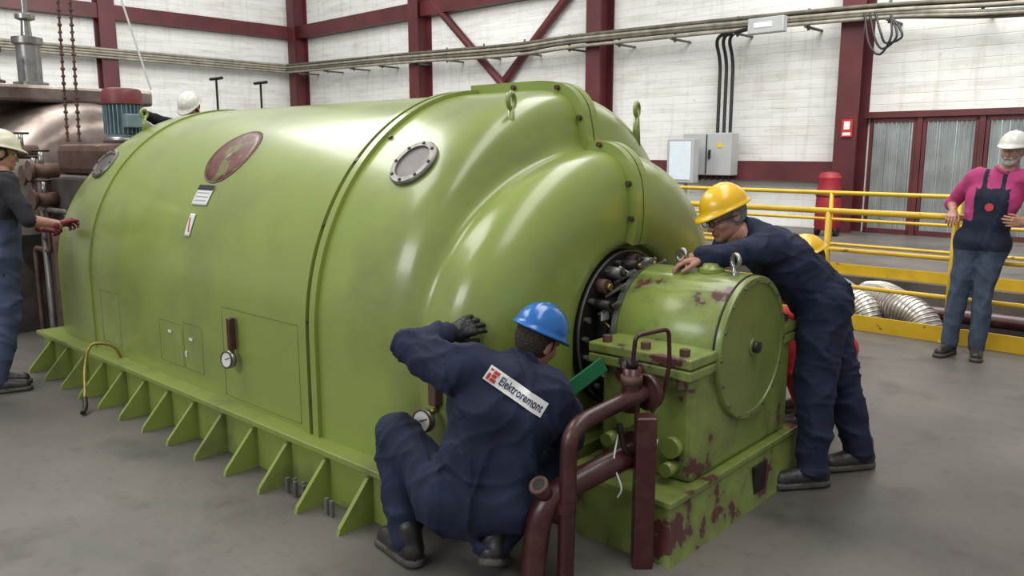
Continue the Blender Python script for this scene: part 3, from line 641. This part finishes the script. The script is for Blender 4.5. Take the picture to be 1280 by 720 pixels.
def hand(parent,wrist,fdir,pnorm,side,curl=.35,m=SKIN,spread=.06,sc=1.0):
    y=Vector(fdir).normalized(); z=-(Vector(pnorm)); z=(z-y*z.dot(y)).normalized(); x=y.cross(z)*side
    P=[];xs=(.031,.011,-.010,-.029);Ls=(.072,.080,.074,.058)
    P.append(('c',(0,-.03,0),(0,.02,0),.024,.022,'s',.01))
    for i in range(4):
        P.append(('c',(xs[i]*.55,.012,0),(xs[i],.085-.006*abs(i-1),.002),.015,.0125,'s',.012))
    for i in range(4):
        p=np.array((xs[i],.085-.006*abs(i-1),.002)); ang=0; c=curl*(1+.12*i)
        for seg,r0,r1 in((.46,.0100,.0090),(.30,.0090,.0082),(.24,.0082,.0070)):
            ang+=c; L=Ls[i]*seg; d=np.array((spread*(1.2-i),cos(ang),-sin(ang))); d/=np.linalg.norm(d)
            P.append(('c',tuple(p),tuple(p+d*L),r0,r1,'s',.003)); p=p+d*L
    P.append(('c',(.022,.012,-.006),(.044,.045,-.018),.016,.013,'s',.01)); P.append(('c',(.044,.045,-.018),(.054,.075,-.028),.0115,.010,'s',.004)); P.append(('c',(.054,.075,-.028),(.055,.098,-.036),.0098,.008,'s',.004))
    M=basis(x,y,z,Vector(wrist))@Matrix.Scale(sc,4) 
    o,f=implicit('hand',P,.0042,{'s':m},['s'],M,parent,pad=.015)
    if side<0: o.data.flip_normals()
    return o
def shoe(parent,ankle,fdir,m=SHOE,sc=1.0):
    y=Vector(fdir).normalized(); x=y.cross(Vector((0,0,1))).normalized(); z=x.cross(y)
    base=[('c',(0,-.045,.045),(0,.05,.045),.040,.042,'u',.02),('c',(0,.05,.042),(0,.15,.032),.044,.040,'u',.02),('c',(0,-.03,.06),(0,-.02,.13),.046,.047,'u',.02)]
    def post(P,d):
        d=np.maximum(d,.012-P[:,2])
        a=np.array((0,-.048));b=np.array((0,.155)); q=P[:,:2]; h=np.clip(((q-a)@(b-a))/((b-a)@(b-a)),0,1)
        s=np.linalg.norm(q-a-h[:,None]*(b-a),axis=1)-(.043+.006*h); s=np.maximum(s,np.abs(P[:,2]-.012)-.012)
        return np.minimum(d,s)
    def reg(C,n,l): return ['o' if c[2]<.026 else 'u' for c in C]
    M=basis(x,y,z,Vector(ankle)-z*.085*sc)@Matrix.Scale(sc,4)
    implicit('shoe',base,.007,{'u':m,'o':SOLE},['u','o'],M,parent,post=post,region=reg)
def human(name,J,mats,head_kw,bulk=1.0,hands=(),shoes=(),seed=0,region=None,fold=.007,short=False,loose=1.0,vox=.0125,shs=1.0):
    g={k:np.array(v,float) for k,v in J.items()}
    e=empty(name,Matrix.Translation((g['pelvis'][0],g['pelvis'][1],0)))
    bpy.context.view_layer.update()
    ac=g['shR']-g['shL']; ac/=np.linalg.norm(ac); hc=g['hipR']-g['hipL']; hc/=np.linalg.norm(hc)
    pel=(g['hipL']+g['hipR'])/2; wa=pel*.5+g['chest']*.5; 
    B=bulk; P=[]
    P.append(('c',g['hipL'],g['hipR'],.112*B,.112*B,'leg',.03))
    for sg in(-1,1):
        P.append(('c',pel+hc*.06*sg,wa+ac*.055*sg,.108*B,.104*B,'belt',.04))
        P.append(('c',wa+ac*.055*sg,g['chest']+ac*.085*sg,.105*B,.108*B,'top',.04))
        sh=g['shR'] if sg>0 else g['shL']
        P.append(('c',g['chest']+ac*.08*sg,(sh*.75+g['neck']*.25),.10*B,.062*B,'top',.05))
    P.append(('c',g['shL']*.8+g['neck']*.2,g['shR']*.8+g['neck']*.2,.068*B,.068*B,'top',.05))
    P.append(('c',g['chest'],g['neck'],.10*B,.062,'top',.04))
    hb=g['head']-np.array(J['headup'],float)/np.linalg.norm(J['headup'])*.09
    P.append(('c',g['neck'],hb,.058,.052,'skin',.02))
    for s in'LR':
        P.append(('c',g['hip'+s],g['knee'+s],.098*B*loose,.070*B*loose,'leg',.03)); P.append(('c',g['knee'+s],g['ank'+s],.070*B*loose,.055*B*loose,'leg',.015))
        P.append(('c',g['sh'+s],g['el'+s],.064*B,.052*B,'top',.035))
        w=g['wr'+s];el=g['el'+s]
        if short: P.append(('c',el,w,.040,.027,'skin',.01)); mid=(el+g['sh'+s])/2; P.append(('c',mid,el,.043,.041,'skin',.006))
        else: P.append(('c',el,w,.052*B,.038*B,'top',.015))
    bones=[(g['hipL'],g['kneeL'],g['ankL']),(g['hipR'],g['kneeR'],g['ankR']),(g['shL'],g['elL'],g['wrL']),(g['shR'],g['elR'],g['wrR'])]
    nr=np.random.RandomState(seed); NK=10; K=nr.normal(size=(NK,3)); K=K/np.linalg.norm(K,axis=1,keepdims=True)*nr.uniform(14,40,(NK,1)); ph=nr.uniform(0,6.28,NK)
    lowc=[p for p in P if p[-2]=='skin']
    def post(Q,d):
        warp=np.stack([np.sin(Q@K[i]*.6+ph[i])+.5*np.sin(Q@K[i+3]*1.1+ph[i+3]) for i in range(3)],1)*.045
        w=np.zeros(len(Q))
        for i in range(NK): w+=(1-np.abs(np.sin((Q+warp)@K[i]*.5+ph[i])))**3*(22/np.linalg.norm(K[i]))
        w=w/2.0-.55
        j=np.zeros(len(Q)); wob=(warp@np.array((1.,1.,1.)))*26
        for bi,(a,m_,c_) in enumerate(bones):
            for (p0,p1) in((a,m_),(m_,c_)):
                ax=(p1-p0)/(np.linalg.norm(p1-p0)+1e-9); rel=Q-m_; dm=np.linalg.norm(rel,axis=1); u=rel@ax
                perp=rel-u[:,None]*ax; t1=np.cross(ax,(0.3,.2,.93)); t1/=np.linalg.norm(t1); side=perp@t1
                amp=np.exp(-(dm/.13)**2)*(.5+.5*np.sin(wob*.7+ph[bi])); j+=amp*((1-np.abs(np.sin(u*24+side*16*(1 if bi%2 else -1)+ph[bi]+wob)))**2-.3)*.45
        w=w+j
        if lowc: sk=np.min(np.stack([sdf_prim(p,Q) for p in lowc]),0); mask=np.clip((sk-.005)/.02,0,1)
        else: mask=1
        return d-fold*w*mask
    labs=['top','leg','belt','skin','x1','x2']
    o,f=implicit('body',P,vox,mats,[l for l in labs if l in mats],None,e,post=post,region=region)
    fw=Vector(J['headfwd']).normalized(); up=Vector(J['headup']); y=-fw; z=(up-y*up.dot(y)).normalized(); x=y.cross(z)
    head(e,basis(x,y,z,Vector(J['head'])),**head_kw)
    for h in hands: hand(e,*h)
    for s,d in shoes: shoe(e,J['ank'+s],d,sc=shs)
    nk=Vector(J['neck']); ax=Vector(hb)-nk
    W(torus('collar',nk+ax*.25,ax,.066,.014,mats['top'],None),e)
    return e,f
cov={'top':NAVY,'leg':NAVY,'belt':NAVY,'skin':SKIN}
# --- crouching worker
J=dict(pelvis=(-.15,2.97,.30),hipL=(-.25,2.98,.31),hipR=(-.04,2.98,.30),kneeL=(-.49,3.20,.49),ankL=(-.43,3.05,.10),kneeR=(.14,3.27,.31),ankR=(-.07,2.94,.14),
 chest=(-.04,3.02,.64),neck=(.03,3.11,.80),shL=(-.22,2.97,.82),shR=(.16,3.05,.70),elL=(-.405,3.06,.90),wrL=(-.255,3.17,.925),elR=(.23,3.17,.49),wrR=(.22,3.34,.60),
 head=(.105,3.19,.885),headfwd=(.6,.7,-.4),headup=(.35,.1,.93))
cr,fcr=human('crouching_worker',J,cov,dict(hair=HDARK,helmet=HBLUE),bulk=1.24,seed=3,fold=.020,vox=.009,shs=1.08,
 hands=[((-.245,3.178,.925),(.80,.55,.22),(.5,.85,-.1),1,.28,GLOVE,.06,1.14),((.22,3.35,.60),(.25,.75,.35),(.6,-.2,-.7),-1,.75,GLOVE,.06,1.05)],
 shoes=[('L',(-.62,.78,-.0)),('R',(.15,.88,-.45))])
def project(f,P,axis):
    P=np.array(P,float);ax=np.array(axis,float);ax/=np.linalg.norm(ax); t=np.zeros(len(P))
    for it in range(70): d=f(P+ax*t[:,None]); t+=d*.6
    return P+ax*t[:,None]
U=Vector((.78,.05,-.56)).normalized(); c=Vector((.015,2.55,.815)); AX=Vector((0,.93,-.15)).normalized(); Vv=AX.cross(U).normalized()*-1
if Vv.z<0: Vv=-Vv
def label_pts(pts,off):
    A=[];  offs=[(a,b) for a in(-.02,0,.02) for b in(-.02,0,.02)]
    for da,db in offs: A.append(project(fcr,[c+U*(a+da)+Vv*(b+db) for a,b in pts],AX))
    base=np.array([c+U*a+Vv*b for a,b in pts]); ax=np.array(AX)
    T=np.stack([((R-np.array([c+U*(a+da)+Vv*(b+db) for a,b in pts]))@ax) for R,(da,db) in zip(A,offs)])
    t=np.minimum(T.mean(0)-.004,T[4]-.002)
    return [Vector(p+ax*(tt-off)) for p,tt in zip(base,t)]
pts=[(a,b) for b in np.linspace(-.03,.03,7) for a in np.linspace(-.135,.135,33)]
V=label_pts(pts,.002); F=[(j*33+i,j*33+i+1,(j+1)*33+i+1,(j+1)*33+i) for j in range(6) for i in range(32)]
W(mesh('back_label',V,F,WHITE,None,True),cr)
cu=bpy.data.curves.new('txt','FONT'); cu.body='Elektroremont'; cu.size=.046; cu.align_x='LEFT'; cu.align_y='CENTER'; cu.offset=.0007
to=bpy.data.objects.new('txt',cu); COL.objects.link(to); bpy.context.view_layer.update()
me=bpy.data.meshes.new_from_object(to.evaluated_get(bpy.context.evaluated_depsgraph_get())); bpy.data.objects.remove(to)
w=max(v.co.x for v in me.vertices); sc=.20/w
V=label_pts([(-.075+v.co.x*sc,v.co.y) for v in me.vertices],.0055)
for v,q in zip(me.vertices,V): v.co=q
W(finish('back_label_text',me,mat('label_ink',(.02,.025,.08),.5),None),cr)
for nm,(a0,a1,b0,b1) in {'mark_bar':(-.127,-.115,-.022,.022),'mark_a':(-.111,-.086,.010,.022),'mark_b':(-.111,-.092,-.006,.006),'mark_c':(-.111,-.086,-.022,-.010)}.items():
    V=label_pts([(a0,b0),(a1,b0),(a1,b1),(a0,b1)],.0055); W(mesh(nm,V,[(0,1,2,3)],REDL,None),cr)
gb=empty('green_board',Matrix.Translation((.30,3.37,.665))@Matrix.Rotation(.35,4,'Z')@Matrix.Rotation(-.55,4,'Y'))
box('plate',(-.10,-.006,-.035),(.13,.006,.035),GREENT,gb,.003); box('lip',(-.10,-.006,-.035),(.13,.03,-.028),GREENT,gb,.002)
# --- leaning worker
J=dict(pelvis=(1.56,4.0,.90),hipL=(1.55,3.91,.91),hipR=(1.59,4.09,.91),kneeL=(1.52,3.85,.48),ankL=(1.50,3.79,.10),kneeR=(1.73,4.06,.49),ankR=(1.83,4.02,.10),
 chest=(1.34,3.97,1.13),neck=(1.19,3.97,1.26),shL=(1.24,3.80,1.20),shR=(1.23,4.14,1.23),elL=(1.04,3.70,1.185),wrL=(.90,3.71,1.165),elR=(1.04,4.12,1.10),wrR=(.94,3.95,1.15),
 head=(1.055,3.96,1.335),headfwd=(-.88,-.32,-.36),headup=(-.38,-.05,.92))
lw,flw=human('leaning_worker',J,cov,dict(hair=HGREY,helmet=HYEL,glasses=True),bulk=1.15,seed=5,fold=.018,loose=1.14,vox=.010,shs=1.08,
 hands=[((.89,3.71,1.16),(-.9,.25,-.25),(-.1,0,-1),-1,.3,SKIN),((.94,3.95,1.15),(-.8,-.5,-.2),(0,0,-1),1,.4,SKIN)],
 shoes=[('L',(-.95,-.15,0)),('R',(-.95,-.2,0))])
# --- man by railing
ACR=np.array((.72,-.69,0));FW=np.array((-.69,-.72,0))
def reg3(C,n,lab):
    out=[]
    for c,nn,l in zip(C,n,lab):
        fr=nn@FW; lat=(c-np.array((3.91,6.5,0)))@ACR
        if l in('top',) and fr>.15:
            if .95<c[2]<1.36 and abs(lat)<.12: l='x1'
            elif c[2]>=1.36 and .05<abs(lat)<.085: l='x1'
        if l=='belt' : l='x1' if (c[2]<1.12 and fr>-.1) else ('leg' if c[2]<1.03 else l)
        if l=='leg' and c[2]>.86 and fr>.1: l='x1'
        out.append(l if l!='belt' else 'top')
    return out
J=dict(pelvis=(3.85,6.52,.92),hipL=(3.915,6.46,.92),hipR=(3.785,6.58,.92),kneeL=(3.83,6.41,.50),ankL=(3.78,6.33,.09),kneeR=(3.70,6.52,.50),ankR=(3.61,6.44,.09),
 chest=(3.90,6.50,1.28),neck=(3.94,6.49,1.48),shL=(4.07,6.36,1.43),shR=(3.80,6.63,1.43),elL=(4.17,6.26,1.17),wrL=(3.99,6.24,1.10),elR=(3.74,6.82,1.22),wrR=(3.66,6.65,1.165),
 head=(3.98,6.45,1.655),headfwd=(-.75,-.65,-.05),headup=(.08,0,1))
human('bearded_man',J,{'top':PINK,'leg':JEAN,'skin':SKIN,'x1':NAVY2},dict(hair=BEARD,helmet=HWHT,beard=BEARD),bulk=1.06,seed=7,fold=.012,short=True,region=reg3,vox=.0115,
 hands=[((3.99,6.24,1.10),(-.85,.1,.1),(.3,.9,0),1,.4,SKIN),((3.66,6.65,1.165),(-.5,-.6,-.5),(.3,.3,-.9),-1,.4,SKIN)],
 shoes=[('L',(-.5,-.85,0)),('R',(-.8,-.6,0))])
bd=bpy.data.objects['bearded_man']
W(cyl('bib_badge',(3.80,6.385,1.215),(3.793,6.378,1.216),.032,REDL),bd)
# --- worker at left
J=dict(pelvis=(-3.55,5.50,.93),hipL=(-3.61,5.57,.93),hipR=(-3.49,5.44,.93),kneeL=(-3.60,5.58,.50),ankL=(-3.66,5.52,.09),kneeR=(-3.48,5.42,.50),ankR=(-3.56,5.36,.09),
 chest=(-3.52,5.52,1.28),neck=(-3.50,5.54,1.47),shL=(-3.63,5.68,1.42),shR=(-3.38,5.40,1.42),elL=(-3.56,5.86,1.22),wrL=(-3.42,5.82,1.10),elR=(-3.24,5.36,1.20),wrR=(-3.11,5.49,1.16),
 head=(-3.51,5.57,1.64),headfwd=(.7,.7,-.2),headup=(.1,.1,.98))
def reg4(C,n,lab): return ['x1' if (l in('leg','belt') or (l=='top' and c[2]<1.2 and abs(c[0]+3.53)<.16)) else l for c,l in zip(C,lab)]
human('overall_worker',J,{'top':DSH,'leg':OVER,'belt':OVER,'skin':SKIN,'x1':OVER},dict(hair=HDARK,helmet=HCRM),bulk=1.0,seed=9,short=True,region=reg4,fold=.013,
 hands=[((-3.11,5.49,1.16),(.35,.85,.1),(.6,.75,-.2),1,.7,GLRED),((-3.42,5.82,1.10),(.8,.2,0),(0,.7,-.7),-1,.7,GLRED)],shoes=[('L',(.8,.5,0)),('R',(.85,.45,0))])
# --- worker on deck behind
J=dict(pelvis=(-3.1,8.72,1.40),hipL=(-3.0,8.75,1.40),hipR=(-3.2,8.70,1.40),kneeL=(-2.98,8.72,.98),ankL=(-3.0,8.80,.64),kneeR=(-3.22,8.66,.98),ankR=(-3.25,8.76,.64),
 chest=(-3.15,8.45,1.76),neck=(-3.18,8.30,1.92),shL=(-3.0,8.36,1.90),shR=(-3.36,8.30,1.89),elL=(-2.95,8.08,1.76),wrL=(-3.05,7.9,1.70),elR=(-3.52,8.06,1.97),wrR=(-3.56,7.85,2.02),
 head=(-3.21,8.18,2.08),headfwd=(-.2,-.75,-.6),headup=(-.1,-.55,.8))
human('deck_worker',J,{'top':DSH,'leg':NAVY2,'belt':NAVY2,'skin':SKIN},dict(hair=HDARK,helmet=HWHT),seed=11,
 hands=[((-3.56,7.85,2.02),(-.3,-.8,-.3),(0,-.3,-1),-1,.4,GLRED),((-3.05,7.9,1.70),(0,-.8,-.6),(0,.3,-1),1,.4,GLOVE)],shoes=[('L',(0,-1,0)),('R',(-.1,-1,0))])
# --- red jacket worker crouching behind
J=dict(pelvis=(1.95,4.74,.48),hipL=(1.94,4.65,.48),hipR=(1.97,4.84,.48),kneeL=(1.60,4.60,.52),ankL=(1.78,4.62,.10),kneeR=(1.66,4.96,.52),ankR=(1.86,4.92,.10),
 chest=(1.86,4.74,.78),neck=(1.80,4.73,.90),shL=(1.80,4.57,.87),shR=(1.83,4.91,.87),elL=(1.60,4.50,.72),wrL=(1.42,4.55,.70),elR=(1.62,4.97,.72),wrR=(1.44,4.90,.70),
 head=(1.74,4.70,1.01),headfwd=(-.80,.45,-.45),headup=(-.35,0,.92))
human('red_jacket_worker',J,{'top':REDJ,'leg':REDJ,'belt':REDJ,'skin':SKIN},dict(hair=HDARK,helmet=HYEL),seed=13,
 hands=[((1.42,4.55,.70),(-.9,0,-.2),(0,0,-1),-1,.5,GLOVE),((1.44,4.90,.70),(-.9,-.1,-.2),(0,0,-1),1,.5,GLOVE)],shoes=[('L',(-1,-.1,0)),('R',(-1,0,0))])
# ---------------------------------------------------------------- lights, world, camera
w=bpy.data.worlds.new('World'); scene.world=w; w.use_nodes=True
bg=w.node_tree.nodes['Background']; bg.inputs[0].default_value=(.96,.98,1,1); bg.inputs[1].default_value=.44
def area(name,loc,target,sx,sy,p,col=(1,1,1)):
    l=bpy.data.lights.new(name,'AREA'); l.shape='RECTANGLE'; l.size=sx; l.size_y=sy; l.energy=p; l.color=col
    o=bpy.data.objects.new(name,l); COL.objects.link(o); o.location=loc; o.rotation_euler=(Vector(target)-Vector(loc)).to_track_quat('-Z','Y').to_euler(); return o
area('skylight',(2,4,9.5),(2,4,0),3,16,800,(1,.98,.94))
area('skylight.001',(-7,9,9.5),(-7,9,0),4,14,1150,(1,.99,.96))
area('wall_fill',(6,12,9),(8,18,2),6,8,1350,(1,1,.99))  # added area light, tilted to brighten the back wall
area('wall_fill.001',(-6,16,9),(-10,24,3),6,10,2000,(1,1,.99))  # second added wall light, tilted towards the walls at the far corner
area('window_light',(-8,-4,6),(0,4,1),6,2.5,450,(.95,.98,1))
cam=bpy.data.cameras.new('cam'); cam.sensor_width=36; cam.lens=36*1000/1280; cam.clip_start=.05; cam.clip_end=200
co=bpy.data.objects.new('camera',cam); COL.objects.link(co); co.location=(0,0,1.65); co.rotation_euler=(radians(90-9.65),0,0); scene.camera=co
scene.view_settings.view_transform='Standard'
